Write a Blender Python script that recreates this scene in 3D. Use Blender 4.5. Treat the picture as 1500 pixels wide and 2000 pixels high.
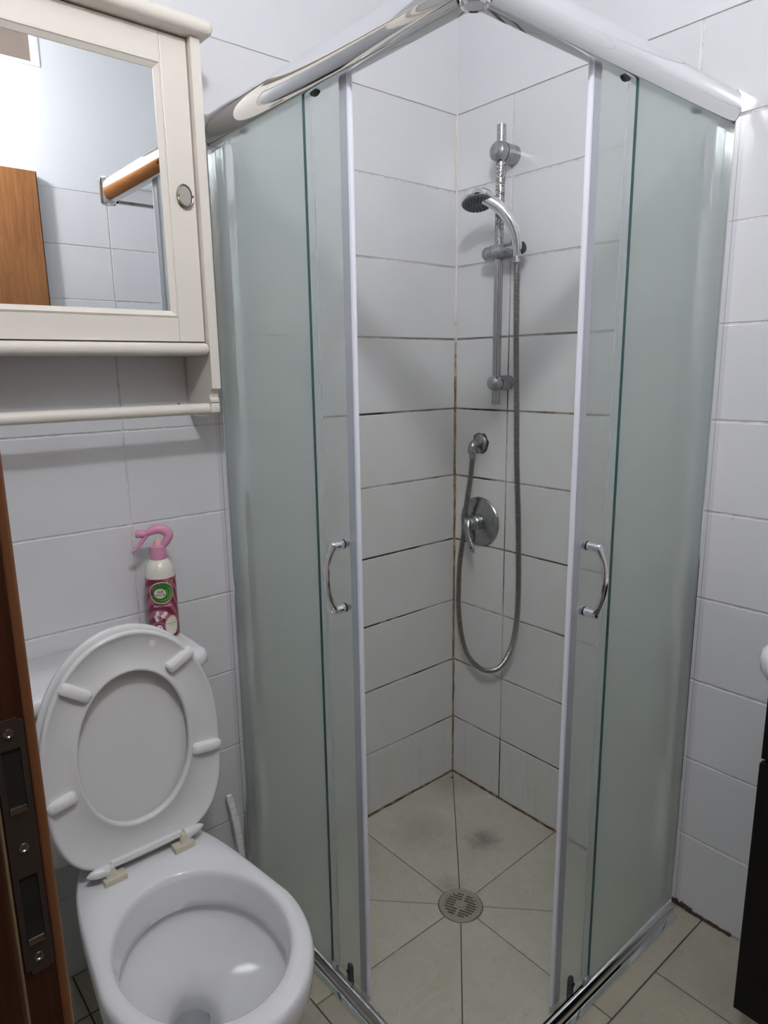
import bpy, bmesh, math, random
from mathutils import Vector, Matrix
random.seed(4)
PI = math.pi
for o in list(bpy.data.objects): bpy.data.objects.remove(o)
S = bpy.context.scene
COL = S.collection

# ------------------------------------------------------------------ camera, world, light, exposure
def vec(*a): return Vector(a)
A_, B_, C_ = .7004, -.2061, -.0144
fw = vec(math.sin(A_)*math.cos(B_), math.cos(A_)*math.cos(B_), math.sin(B_))
rt = vec(math.cos(A_), -math.sin(A_), 0); up = rt.cross(fw)
R_ = rt*math.cos(C_)+up*math.sin(C_); U_ = -rt*math.sin(C_)+up*math.cos(C_)
cam_d = bpy.data.cameras.new('camera'); cam = bpy.data.objects.new('camera', cam_d); COL.objects.link(cam)
M = Matrix((R_, U_, -fw)).transposed().to_4x4(); M.translation = vec(-1.5003, -1.4429, 1.3195)
cam.matrix_world = M
cam_d.sensor_fit = 'HORIZONTAL'; cam_d.sensor_width = 36; cam_d.lens = 1339.7/1500*36
cam_d.clip_start = .01; cam_d.clip_end = 50
S.camera = cam
w = bpy.data.worlds.new('world'); S.world = w; w.use_nodes = True
w.node_tree.nodes['Background'].inputs[0].default_value = (.85, .9, 1, 1)
w.node_tree.nodes['Background'].inputs[1].default_value = .10
S.view_settings.view_transform = 'Standard'; S.view_settings.look = 'None'
S.view_settings.gamma = 1; S.view_settings.use_curve_mapping = False
S.view_settings.exposure = 1.03
LAMP_POS = vec(-1.28, -1.27, 2.28)
LAMP_STRENGTH = 172.0

# ------------------------------------------------------------------ materials
def mat(name, col=(.8,.8,.8), rough=.5, metal=0, **kw):
    m = bpy.data.materials.new(name); m.use_nodes = True
    b = m.node_tree.nodes['Principled BSDF']
    b.inputs['Base Color'].default_value = (*col, 1)
    b.inputs['Roughness'].default_value = rough; b.inputs['Metallic'].default_value = metal
    for k, v in kw.items(): b.inputs[k.replace('_', ' ')].default_value = v
    return m
def nd(m, t, **kw):
    n = m.node_tree.nodes.new(t)
    for k, v in kw.items(): setattr(n, k, v)
    return n
def lk(m, a, b): m.node_tree.links.new(a, b)
def bsdf(m): return m.node_tree.nodes['Principled BSDF']
def pos(m):
    return nd(m, 'ShaderNodeNewGeometry').outputs['Position']
def noise(m, src, scale, detail=4, rough=.55, dist=0):
    n = nd(m, 'ShaderNodeTexNoise'); n.inputs['Scale'].default_value = scale
    n.inputs['Detail'].default_value = detail; n.inputs['Roughness'].default_value = rough
    n.inputs['Distortion'].default_value = dist
    lk(m, src, n.inputs['Vector']); return n.outputs[0]
def ramp(m, src, stops):
    r = nd(m, 'ShaderNodeValToRGB'); e = r.color_ramp.elements
    while len(e) < len(stops): e.new(.5)
    for i, (p, c) in enumerate(stops):
        e[i].position = p; e[i].color = (*c, 1) if not isinstance(c, (int, float)) else (c, c, c, 1)
    lk(m, src, r.inputs[0]); return r.outputs[0]
def mix(m, f, a, b, mode='MIX'):
    n = nd(m, 'ShaderNodeMix'); n.data_type = 'RGBA'; n.blend_type = mode
    for i, v in ((0, f), (6, a), (7, b)):
        if isinstance(v, (int, float)): n.inputs[i].default_value = v
        elif isinstance(v, tuple): n.inputs[i].default_value = (*v, 1)
        else: lk(m, v, n.inputs[i])
    return n.outputs[2]
def math_(m, op, a, b=0):
    n = nd(m, 'ShaderNodeMath', operation=op)
    for i, v in ((0, a), (1, b)):
        if isinstance(v, (int, float)): n.inputs[i].default_value = v
        else: lk(m, v, n.inputs[i])
    return n.outputs[0]
def maprange(m, src, a, b, c=0, d=1):
    n = nd(m, 'ShaderNodeMapRange'); n.inputs[1].default_value = a; n.inputs[2].default_value = b
    n.inputs[3].default_value = c; n.inputs[4].default_value = d
    lk(m, src, n.inputs[0]); return n.outputs[0]
def bump(m, h, strength=.2, dist=.001):
    n = nd(m, 'ShaderNodeBump'); n.inputs['Strength'].default_value = strength; n.inputs['Distance'].default_value = dist
    lk(m, h, n.inputs['Height']); lk(m, n.outputs[0], bsdf(m).inputs['Normal'])
def scaled(m, src, s):
    n = nd(m, 'ShaderNodeVectorMath', operation='MULTIPLY'); lk(m, src, n.inputs[0]); n.inputs[1].default_value = s
    return n.outputs[0]
def wet_mask(m, p, ztop=1.5, zband=.5):
    """1 inside the shower corner below ztop, the zone where lime and mould sit"""
    s = nd(m, 'ShaderNodeSeparateXYZ'); lk(m, p, s.inputs[0])
    a = math_(m, 'GREATER_THAN', s.outputs[0], -.77); b = math_(m, 'GREATER_THAN', s.outputs[1], -.77)
    z = maprange(m, s.outputs[2], ztop, ztop-zband)
    return math_(m, 'MULTIPLY', math_(m, 'MULTIPLY', a, b), z), s

# wall tile
m_tile = mat('glazed_white_tile', (.78,.785,.79), .13)
p = pos(m_tile); wm, sep = wet_mask(m_tile, p, 1.7, .7)
oi = nd(m_tile, 'ShaderNodeObjectInfo')
base = mix(m_tile, oi.outputs['Random'], (.665,.67,.69), (.70,.70,.71))
stain = ramp(m_tile, noise(m_tile, scaled(m_tile, p, (3,3,1.6)), 3.2, 3, .65), [(.42, 0.), (.72, 1.)])
base = mix(m_tile, math_(m_tile, 'MULTIPLY', math_(m_tile, 'ADD', math_(m_tile, 'MULTIPLY', stain, .5), .25), wm), base, (.66,.65,.575))
stk = ramp(m_tile, noise(m_tile, scaled(m_tile, p, (42,42,3)), 1.5, 2, .7), [(.55, 0.), (.78, 1.)])
low = maprange(m_tile, sep.outputs[2], .34, .02)
base = mix(m_tile, math_(m_tile, 'MULTIPLY', math_(m_tile, 'MULTIPLY', stk, low), math_(m_tile,'MULTIPLY',wm,.45)), base, (.42,.44,.45))
sp = ramp(m_tile, noise(m_tile, p, 55, 0, .5), [(.885, 0.), (.90, 1.)])
base = mix(m_tile, math_(m_tile, 'MULTIPLY', sp, .35), base, (.35,.33,.30))
lk(m_tile, base, bsdf(m_tile).inputs['Base Color'])
lk(m_tile, ramp(m_tile, noise(m_tile, p, 9, 1), [(.3, .10), (.75, .24)]), bsdf(m_tile).inputs['Roughness'])
bump(m_tile, noise(m_tile, p, 7, 0), .12, .004)
# grout
m_grout = mat('tile_grout', (.6,.6,.58), .85)
p = pos(m_grout); wm, sep = wet_mask(m_grout, p, 1.75, .5)
n1 = noise(m_grout, p, 9, 6, .7); n2 = noise(m_grout, p, 45, 4, .7)
dirty = ramp(m_grout, n1, [(.34,(.36,.30,.19)), (.44,(.15,.09,.035)), (.50,(.03,.018,.01)), (.58,(.02,.012,.008)), (.66,(.20,.13,.06)), (.74,(.40,.36,.28))])
clean = ramp(m_grout, n2, [(.35,(.52,.50,.48)), (.6,(.72,.71,.70))])
wm = math_(m_grout, 'MULTIPLY', wm, ramp(m_grout, noise(m_grout, p, 2.6, 3, .6), [(.40, .25), (.55, 1.)]))
lk(m_grout, mix(m_grout, wm, clean, dirty), bsdf(m_grout).inputs['Base Color'])
# silicone bead in the corner and along the floor
m_bead = mat('stained_silicone', (.7,.68,.6), .55)
p = pos(m_bead); s = nd(m_bead, 'ShaderNodeSeparateXYZ'); lk(m_bead, p, s.inputs[0])
hi = maprange(m_bead, math_(m_bead, 'ADD', s.outputs[2], math_(m_bead,'MULTIPLY', noise(m_bead, p, 14, 4), .5)), 1.58, 1.70)
dirt = ramp(m_bead, noise(m_bead, scaled(m_bead, p, (1,1,.5)), 26, 7, .75), [(.34,(.50,.46,.36)), (.46,(.34,.25,.13)), (.55,(.15,.09,.04)), (.64,(.36,.30,.2))])
cl = ramp(m_bead, noise(m_bead, p, 30, 5, .7), [(.3,(.70,.68,.60)), (.66,(.76,.75,.69)), (.74,(.4,.34,.22))])
lk(m_bead, mix(m_bead, hi, dirt, cl), bsdf(m_bead).inputs['Base Color'])
m_grime = mat('dark_grime', (.06,.035,.025), .4)
bump(m_grime, noise(m_grime, pos(m_grime), 90, 5), .6, .003)
m_rust = mat('rusty_sealant', (.2,.1,.05), .7)
lk(m_rust, ramp(m_rust, noise(m_rust, pos(m_rust), 40, 6, .7), [(.35,(.30,.24,.16)), (.5,(.13,.07,.035)), (.65,(.05,.03,.018))]), bsdf(m_rust).inputs['Base Color'])
# paint
m_paint = mat('white_wall_paint', (.70,.705,.725), .8, Specular_IOR_Level=.25)
bump(m_paint, noise(m_paint, pos(m_paint), 6, 1), .12, .006)
m_ceil = mat('ceiling_paint', (.70,.70,.71), .6)
# stone floor tile
def stone(name, c1, c2, c3):
    m = mat(name, c1, .38); p = pos(m); oi = nd(m, 'ShaderNodeObjectInfo')
    off = nd(m, 'ShaderNodeVectorMath', operation='ADD'); lk(m, p, off.inputs[0])
    cb = nd(m, 'ShaderNodeCombineXYZ'); lk(m, math_(m, 'MULTIPLY', oi.outputs['Random'], 7), cb.inputs[0]); lk(m, cb.outputs[0], off.inputs[1])
    q = off.outputs[0]
    c = mix(m, ramp(m, noise(m, q, 5, 6, .6, .6), [(.35,0.), (.65,1.)]), c1, c2)
    vein = ramp(m, noise(m, q, 4.5, 5, .5, 1.6), [(.478, 0.), (.496, 1.), (.514, 0.)])
    c = mix(m, math_(m, 'MULTIPLY', vein, .22), c, c3)
    spk = ramp(m, noise(m, q, 38, 6, .75), [(.55, 0.), (.72, 1.)])
    c = mix(m, math_(m, 'MULTIPLY', spk, .5), c, tuple(v*.55 for v in c1))
    return m, c, p
m_floor, c, p = stone('outer_stone_tile', (.46,.43,.335), (.40,.37,.295), (.52,.50,.42)); lk(m_floor, c, bsdf(m_floor).inputs['Base Color'])
m_shfloor, c, p = stone('shower_stone_tile', (.48,.46,.365), (.53,.515,.44), (.64,.63,.57))
def spot(m, c, p, x, y, r0, r1, col, amt):
    d = nd(m, 'ShaderNodeVectorMath', operation='DISTANCE'); lk(m, p, d.inputs[0]); d.inputs[1].default_value = (x, y, 0)
    dd = math_(m, 'ADD', d.outputs['Value'], math_(m, 'MULTIPLY', math_(m, 'SUBTRACT', noise(m, p, 34, 6, .75), .5), .09))
    return mix(m, math_(m, 'MULTIPLY', maprange(m, dd, r1, r0), amt), c, col)
c = spot(m_shfloor, c, p, -.182, -.30, .0, .06, (.14,.13,.12), .8)
c = spot(m_shfloor, c, p, -.29, -.16, .0, .11, (.26,.25,.21), .5)
c = spot(m_shfloor, c, p, -.385, -.36, .0, .05, (.22,.20,.17), .55)
c = spot(m_shfloor, c, p, -.05, -.05, .0, .10, (.28,.25,.19), .6)
lk(m_shfloor, c, bsdf(m_shfloor).inputs['Base Color'])
m_fgrout = mat('floor_grout', (.11,.095,.075), .85)
# metals
m_chrome = mat('polished_chrome', (.80,.81,.82), .045, 1)
m_alu = mat('anodised_wall_profile', (.86,.87,.88), .10, 1)
m_old = mat('limescaled_chrome', (.55,.56,.58), .24, 1)
p = pos(m_old)
lk(m_old, ramp(m_old, noise(m_old, p, 30, 5, .7), [(.3, .22), (.7, .34)]), bsdf(m_old).inputs['Roughness'])
lk(m_old, ramp(m_old, noise(m_old, p, 50, 5, .7), [(.35,(.34,.35,.36)), (.65,(.43,.44,.455))]), bsdf(m_old).inputs['Base Color'])
m_pit = mat('pitted_chrome', (.7,.7,.7), .12, 1)
p = pos(m_pit); s = nd(m_pit, 'ShaderNodeSeparateXYZ'); lk(m_pit, p, s.inputs[0])
zone = math_(m_pit, 'MULTIPLY', maprange(m_pit, s.outputs[2], 1.60, 1.70), maprange(m_pit, s.outputs[2], 1.95, 1.80))
pit = ramp(m_pit, noise(m_pit, p, 240, 3, .6), [(.50, 0.), (.56, 1.)])
f = math_(m_pit, 'MULTIPLY', pit, zone)
lk(m_pit, mix(m_pit, f, (.44,.45,.47), (.15,.10,.05)), bsdf(m_pit).inputs['Base Color'])
lk(m_pit, math_(m_pit, 'SUBTRACT', 1, math_(m_pit, 'MULTIPLY', f, .8)), bsdf(m_pit).inputs['Metallic'])
lk(m_pit, maprange(m_pit, f, 0, 1, .13, .7), bsdf(m_pit).inputs['Roughness'])
m_hose = mat('steel_hose', (.34,.325,.30), .30, 1)
m_dull = mat('dull_brown_steel', (.11,.095,.085), .45, .8)
m_grate = mat('cast_drain_metal', (.40,.38,.31), .45, .35)
bump(m_grate, noise(m_grate, pos(m_grate), 120, 4), .3, .001)
m_black = mat('black_rubber', (.012,.012,.012), .4)
m_dark = mat('dark_void', (.012,.009,.006), .9)
m_greyp = mat('grey_plastic', (.045,.05,.055), .45)
# glass
def glassmat(name, tint, rough, amt):
    m = mat(name, tint, rough, Transmission_Weight=1.0, IOR=1.4)
    p = pos(m)
    bump(m, noise(m, p, 520, 0), amt, .0012)
    out = m.node_tree.nodes['Material Output']
    tr = nd(m, 'ShaderNodeBsdfTranslucent'); tr.inputs[0].default_value = (.960, .990, .975, 1)
    tp = nd(m, 'ShaderNodeBsdfTransparent'); tp.inputs[0].default_value = (.968, .990, .980, 1)
    a = nd(m, 'ShaderNodeMixShader'); a.inputs[0].default_value = .60; lk(m, bsdf(m).outputs[0], a.inputs[1]); lk(m, tr.outputs[0], a.inputs[2])
    b = nd(m, 'ShaderNodeMixShader'); b.inputs[0].default_value = .66; lk(m, a.outputs[0], b.inputs[1]); lk(m, tp.outputs[0], b.inputs[2])
    lk(m, b.outputs[0], out.inputs[0]); return m
m_frost = glassmat('frosted_green_glass', (.95,.982,.97), .36, .3)
m_edge = mat('green_glass_edge', (.045,.10,.095), .15)
m_seal = mat('clear_plastic_seal', (.93,.95,.97), .3, Transmission_Weight=.95, IOR=1.1)
m_sealg = mat('grey_blue_seal', (.40,.43,.48), .3)
m_sealw = mat('white_seal_lip', (.82,.84,.92), .3)
# ceramics, plastics, wood
m_cer = mat('white_ceramic', (.80,.805,.82), .09, Coat_Weight=.3)
m_seat = mat('white_seat_plastic', (.76,.76,.755), .22)
m_bumpr = mat('white_rubber_bumper', (.80,.80,.79), .5)
m_cream = mat('cream_hinge_plastic', (.66,.62,.49), .4)
m_cab = mat('cream_painted_wood', (.74,.69,.62), .38)
bump(m_cab, noise(m_cab, scaled(m_cab, pos(m_cab), (2,2,14)), 12, 3), .08, .001)
m_mirror = mat('mirror_silvering', (.86,.88,.88), .0, 1)
m_knob = mat('aged_nickel', (.30,.265,.21), .25, 1)
m_vanity = mat('black_lacquer', (.005,.0045,.004), .5, Specular_IOR_Level=.2)
def wood(name, c1, c2, axis=(14,14,1.2), rough=.35):
    m = mat(name, c1, rough); p = pos(m)
    n = noise(m, scaled(m, p, axis), 4, 6, .65, .8)
    lk(m, ramp(m, n, [(.35, c1), (.62, c2)]), bsdf(m).inputs['Base Color'])
    return m
m_door = wood('orange_wood_veneer', (.33,.14,.045), (.24,.095,.03), (22,22,1.6))
m_jamb = wood('shade_darkened_wood', (.060,.020,.008), (.038,.012,.005), (30,30,1.5))  # brown deepened: the shade on the door jamb is put into the colour
m_edgew = mat('lit_edge_wood', (.19,.075,.03), .35)  # lighter than the jamb: light on the casing edge is in its colour
m_rub = mat('yellowed_rubber_seal', (.22,.165,.085), .6)
m_lamp = bpy.data.materials.new('lamp_glow'); m_lamp.use_nodes = True
nt = m_lamp.node_tree; nt.nodes.clear()
e_ = nt.nodes.new('ShaderNodeEmission'); e_.inputs[0].default_value = (.96,.975,1,1); e_.inputs[1].default_value = LAMP_STRENGTH
o_ = nt.nodes.new('ShaderNodeOutputMaterial'); nt.links.new(e_.outputs[0], o_.inputs[0])
m_pink = mat('pink_plastic', (.78,.34,.52), .3, Transmission_Weight=.12)
m_nozzle = mat('pale_pink_plastic', (.75,.42,.42), .35)
m_bottle = mat('milky_bottle', (.72,.70,.62), .25)
m_label = mat('burgundy_label', (.33,.05,.11), .3)
p = nd(m_label, 'ShaderNodeTexCoord').outputs['Object']
wv = nd(m_label, 'ShaderNodeTexWave', wave_type='BANDS', bands_direction='DIAGONAL'); wv.inputs['Scale'].default_value = 22
wv.inputs['Distortion'].default_value = 5; wv.inputs['Detail'].default_value = 1; wv.inputs['Detail Scale'].default_value = .6
lk(m_label, p, wv.inputs['Vector'])
lk(m_label, ramp(m_label, wv.outputs[0], [(.25,(.15,.018,.045)), (.7,(.40,.10,.15))]), bsdf(m_label).inputs['Base Color'])
def flat(name, c): return mat(name, c, .35)
m_pgreen = flat('print_green', (.035,.16,.03)); m_pgreen2 = flat('print_light_green', (.13,.32,.05)); m_pcream = flat('print_cream', (.74,.70,.58))
m_pyel = flat('print_yellow', (.75,.60,.05)); m_pwhite = flat('print_white', (.8,.74,.74)); m_pdark = flat('print_dark', (.03,.03,.03))
m_pplum = flat('print_plum', (.10,.015,.04)); m_prose = flat('print_rose', (.55,.22,.28))

# ------------------------------------------------------------------ mesh helpers
def link(name, me, m, parent=None, loc=None):
    o = bpy.data.objects.new(name, me); COL.objects.link(o)
    if m is not None and not me.materials: me.materials.append(m)
    if parent is not None: o.parent = parent
    if loc is not None: o.location = loc
    return o
def mesh(bm, name, smooth=False):
    bmesh.ops.recalc_face_normals(bm, faces=bm.faces)
    me = bpy.data.meshes.new(name); bm.to_mesh(me); bm.free()
    if smooth:
        for f in me.polygons: f.use_smooth = True
        if smooth != 'all': me.set_sharp_from_angle(angle=math.radians(smooth if smooth is not True else 40))
    return me
def abox(bm, x0, x1, y0, y1, z0, z1, bev=0, seg=2):
    vs = [bm.verts.new((x, y, z)) for x in (x0, x1) for y in (y0, y1) for z in (z0, z1)]
    fs = [bm.faces.new([vs[i] for i in q]) for q in ((0,1,3,2),(4,6,7,5),(0,4,5,1),(2,3,7,6),(0,2,6,4),(1,5,7,3))]
    if bev:
        es = list({e for f in fs for e in f.edges})
        bmesh.ops.bevel(bm, geom=es, offset=bev, segments=seg, profile=.5, affect='EDGES')
def box(name, x0, x1, y0, y1, z0, z1, m, parent=None, bev=0, seg=2):
    bm = bmesh.new(); abox(bm, x0, x1, y0, y1, z0, z1, bev, seg)
    o = link(name, mesh(bm, name, 40 if bev else False), m, parent)
    if bev: harden(o)
    return o
def harden(o):
    w_ = o.modifiers.new('weighted', 'WEIGHTED_NORMAL'); w_.keep_sharp = True; w_.weight = 100
    return o
def loft(bm, rings, cap0=True, cap1=True, closed=True):
    R = [[bm.verts.new(v) for v in r] for r in rings]; n = len(R[0])
    for a, b in zip(R, R[1:]):
        for i in range(n if closed else n-1):
            j = (i+1) % n
            bm.faces.new((a[i], a[j], b[j], b[i]))
    if cap0: bm.faces.new(R[0][::-1])
    if cap1: bm.faces.new(R[-1])
    return R
def catmull(P, n):
    out = []; P = [tuple(p) for p in P]
    Q = [P[0]]+P+[P[-1]]
    for i in range(1, len(Q)-2):
        for k in range(n):
            t = k/n; a, b, c, d = Q[i-1], Q[i], Q[i+1], Q[i+2]
            out.append(tuple(.5*((2*b[j])+(-a[j]+c[j])*t+(2*a[j]-5*b[j]+4*c[j]-d[j])*t*t+(-a[j]+3*b[j]-3*c[j]+d[j])*t**3) for j in range(len(b))))
    out.append(P[-1]); return out
def tube(bm, path, rad, seg=12, cap=True):
    """path of points, rad number or list"""
    P = [Vector(p[:3]) for p in path]; n = len(P)
    Rr = rad if isinstance(rad, (list, tuple)) else [rad]*n
    t0 = (P[1]-P[0]).normalized(); ref = Vector((0,0,1)) if abs(t0.z) < .9 else Vector((1,0,0))
    u = t0.cross(ref).normalized(); rings = []
    for i in range(n):
        t = (P[min(i+1, n-1)]-P[max(i-1, 0)]).normalized()
        u = (u-t*u.dot(t)).normalized(); v = t.cross(u)
        rings.append([P[i]+(u*math.cos(2*PI*k/seg)+v*math.sin(2*PI*k/seg))*Rr[i] for k in range(seg)])
    loft(bm, rings, cap, cap)
def lathe(bm, prof, origin=(0,0,0), axis=(0,0,1), seg=24):
    """prof: list of (r, h) along axis"""
    a = Vector(axis).normalized(); ref = Vector((0,0,1)) if abs(a.z) < .9 else Vector((1,0,0))
    u = a.cross(ref).normalized(); v = a.cross(u); O = Vector(origin)
    rings = [[O+a*h+(u*math.cos(2*PI*k/seg)+v*math.sin(2*PI*k/seg))*max(r, 1e-5) for k in range(seg)] for r, h in prof]
    loft(bm, rings)
def extr(bm, prof, fn0, fn1):
    """closed 2d profile lofted between two mappings"""
    loft(bm, [[fn0(a, b) for a, b in prof], [fn1(a, b) for a, b in prof]])
def tobj(name, path, rad, m, parent=None, seg=12, cap=True, smooth=40):
    bm = bmesh.new(); tube(bm, path, rad, seg, cap); return link(name, mesh(bm, name, smooth), m, parent)
def lobj(name, prof, m, parent=None, origin=(0,0,0), axis=(0,0,1), seg=24, smooth=35):
    bm = bmesh.new(); lathe(bm, prof, origin, axis, seg); return link(name, mesh(bm, name, smooth), m, parent)
def tag(o, label, cat, group=None):
    o['label'] = label; o['category'] = cat
    if group: o['group'] = group
    return o
def thing(name, loc, label, cat, group=None):
    o = bpy.data.objects.new(name, None); COL.objects.link(o); o.location = loc; o.empty_display_size = .05
    return tag(o, label, cat, group)
def struct(o): o['kind'] = 'structure'; return o
def sempty(name):
    o = bpy.data.objects.new(name, None); COL.objects.link(o); o.empty_display_size = .05; return struct(o)
def reparent_world(o, root):
    """meshes are written in world coordinates: shift them to the thing's own origin"""
    for c in list(root.children):
        c.data.transform(Matrix.Translation(-root.location)) if c.type == 'MESH' else None
        for g in c.children:
            if g.type == 'MESH': g.data.transform(Matrix.Translation(-root.location))

# ------------------------------------------------------------------ the room shell
CZ = 2.60; XL = -1.42; YF = -1.65
TH = .0018                                           # joint depth
def wall_slab(name, x0, x1, y0, y1, z0, z1, m): return struct(box(name, x0, x1, y0, y1, z0, z1, m))
wall_back = wall_slab('wall_back', XL-.12, .12, TH, .12, -.1, 2.0, m_grout)
wall_right = wall_slab('wall_right', TH, .12, YF-.12, TH, -.1, 2.0, m_grout)
wall_front = wall_slab('wall_front', XL-.12, .12, YF-.12, YF-TH, -.1, 2.0, m_grout)
# left wall has the doorway: y from -.925 to -1.635
bm = bmesh.new()
abox(bm, XL-.12, XL-TH, -.925, TH, -.1, 2.0)
struct_left = link('wall_left', mesh(bm, 'wall_left'), m_grout); wall_left = struct(struct_left)
_tcache = {}
def wall_tile(wall, axis, u0, u1, z0, z1, sgn=1, at=0):
    """glazed tile on a wall; axis 'x' wall runs along x (normal +-y), 'y' wall runs along y"""
    g = .0016
    if z1 < 1.5 and max(abs(u0), abs(u1)) < .75: g = .0024
    a = random.uniform(-.0004, .0004)
    key = (axis, round(u1-u0, 4), round(z1-z0, 4), sgn)
    if key not in _tcache:
        bm = bmesh.new(); w_ = (u1-u0)/2-g; h_ = (z1-z0)/2-g
        if axis == 'x': abox(bm, -w_, w_, *((0, .006) if sgn < 0 else (-.006, 0)), -h_, h_, .0016, 2)
        else: abox(bm, *((0, .006) if sgn < 0 else (-.006, 0)), -w_, w_, -h_, h_, .0016, 2)
        _tcache[key] = mesh(bm, 'tile', 15)
    c = ((u0+u1)/2, at+a, (z0+z1)/2) if axis == 'x' else (at+a, (u0+u1)/2, (z0+z1)/2)
    return link('tile', _tcache[key], m_tile, wall, c)
rows = [(.2*k, .2*k+.2) for k in range(10)]
def run(wall, axis, cuts, sgn, at):
    for z0, z1 in rows:
        for a, b in zip(cuts, cuts[1:]): wall_tile(wall, axis, min(a, b), max(a, b), z0, z1, sgn, at)
run(wall_back, 'x', [0, -.495, -.991, XL], -1, 0)
run(wall_right, 'y', [0, -.199, -.683, -1.167, YF], -1, 0)
run(wall_front, 'x', [0, -.46, -.96, XL], 1, YF)
run(wall_left, 'y', [0, -.43, -.925], 1, XL)
# plaster above the tiles
def plaster(x0, x1, y0, y1, z0, z1, name='trim_1', par=None):
    return box('plaster', x0, x1, y0, y1, z0, z1, m_paint, par)
plaster(XL-.12, .12, -.0016, .12, 1.9988, 2.163, par=wall_back)
plaster(XL-.12, .12, -.0004, .12, 2.1635, CZ, par=wall_back)
plaster(-.001, .12, YF-.12, 0, 2.0, CZ, par=wall_right)
plaster(XL-.12, XL, -.925, 0, 2.0, CZ, par=wall_left)
plaster(XL-.12, XL, -1.635, -.925, 2.09, CZ, par=wall_left)
# front wall plaster around the high opening
plaster(-.66, .12, YF-.12, YF, 2.0, CZ, par=wall_front)
plaster(-1.12, -.66, YF-.12, YF, 2.0, 2.41, par=wall_front)
plaster(XL-.12, -1.12, YF-.12, YF, 2.0, CZ, par=wall_front)
win = sempty('window_1')
box('shutter_panel', -1.11, -.67, YF-.06, YF-.05, 2.415, CZ-.01, mat('taupe_panel', (.22,.17,.14), .5), win)
box('frame', -.672, -.655, YF-.05, YF+.004, 2.40, CZ-.01, m_paint, win, .002)
box('frame', -1.12, -.672, YF-.05, YF+.003, 2.40, 2.413, m_paint, win, .002)
ceiling = struct(box('ceiling', XL-.12, .12, YF-.12, .12, CZ, CZ+.08, m_ceil))
# mortar bed + floor tiles
floor = struct(box('floor', -2.9, .12, -2.6, .12, -.12, -.004, m_fgrout))
def poly_tile(pts, m, name='tile', z=0, th=.008, gap=.0013, par=floor):
    P = [Vector((x, y)) for x, y in pts]; n = len(P)
    area = sum(P[i].x*P[(i+1)%n].y-P[(i+1)%n].x*P[i].y for i in range(n))
    if area < 0: P.reverse()
    Q = []
    for i in range(n):
        a, b, c_ = P[i-1], P[i], P[(i+1)%n]
        d1 = (b-a).normalized(); d2 = (c_-b).normalized()
        n1 = Vector((-d1.y, d1.x)); n2 = Vector((-d2.y, d2.x))
        k = (n1+n2); k = k/(1+n1.dot(n2)) if 1+n1.dot(n2) > .2 else n1
        Q.append(b+k*gap)
    cx = sum(q.x for q in Q)/n; cy = sum(q.y for q in Q)/n
    bm = bmesh.new()
    lo = [(q.x-cx, q.y-cy, -th) for q in Q]; hi = [(q.x-cx, q.y-cy, -.0006) for q in Q]
    top = [((q.x-cx)*.996, (q.y-cy)*.996, 0) for q in Q]
    loft(bm, [lo, hi, top])
    return link(name, mesh(bm, name), m, par, (cx, cy, z+random.uniform(-.0003, .0003)))
# shower floor: eight wedges round the drain
DC = Vector((-.410, -.425)); DR = .055
E0 = -.7685
def clip_sector(a0, a1):
    pts = []
    for k in range(9):
        a = a0+(a1-a0)*k/8; pts.append((DC.x+DR*math.cos(a), DC.y+DR*math.sin(a)))
    def edge(a):
        d = Vector((math.cos(a), math.sin(a))); ts = []
        if d.x > 1e-6: ts.append((0-DC.x)/d.x)
        if d.x < -1e-6: ts.append((E0-DC.x)/d.x)
        if d.y > 1e-6: ts.append((0-DC.y)/d.y)
        if d.y < -1e-6: ts.append((E0-DC.y)/d.y)
        t = min(ts); return (DC.x+d.x*t, DC.y+d.y*t)
    out = [edge(a1)]
    for cx, cy in ((0,0), (E0,0), (E0,E0), (0,E0)):
        a = math.atan2(cy-DC.y, cx-DC.x)
        while a < a0: a += 2*PI
        if a0+.02 < a < a1-.02: out.append((cx, cy))
    out.append(edge(a0))
    return pts+out
dirs = [(0,0), (-.005,-.413), (-.238,-.603), (-.409,-.766), (-.660,-.668), (-.766,-.421), (-.590,-.240), (-.416,0)]
angs = sorted(math.atan2(y-DC.y, x-DC.x) % (2*PI) for x, y in dirs)
for i in range(8):
    a0 = angs[i]; a1 = angs[(i+1) % 8]
    if a1 < a0: a1 += 2*PI
    poly_tile(clip_sector(a0, a1), m_shfloor, gap=.0012)
# border strip outside the enclosure and the field tiles
def rect(x0, x1, y0, y1, m=m_floor, gap=.0016): poly_tile([(x0,y0),(x1,y0),(x1,y1),(x0,y1)], m, gap=gap)
SB = -.842
for a, b in ((0,-.398), (-.398,-.766)): rect(b, a, SB, E0)
for a, b in ((0,-.415), (-.415,SB)): rect(SB, E0, b, a)
xs = [0, -.225, -.555, -.885, -1.215, XL-.12]; ys = [SB, -1.172, -1.502, YF]
for x0, x1 in zip(xs, xs[1:]):
    for y0, y1 in zip(ys, ys[1:]): rect(x1, x0, y1, y0)
xs = [SB, -1.212, XL]; ys = [0, -.12, -.48, SB]
for x0, x1 in zip(xs, xs[1:]):
    for y0, y1 in zip(ys, ys[1:]): rect(x1, x0, y1, y0)

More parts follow.
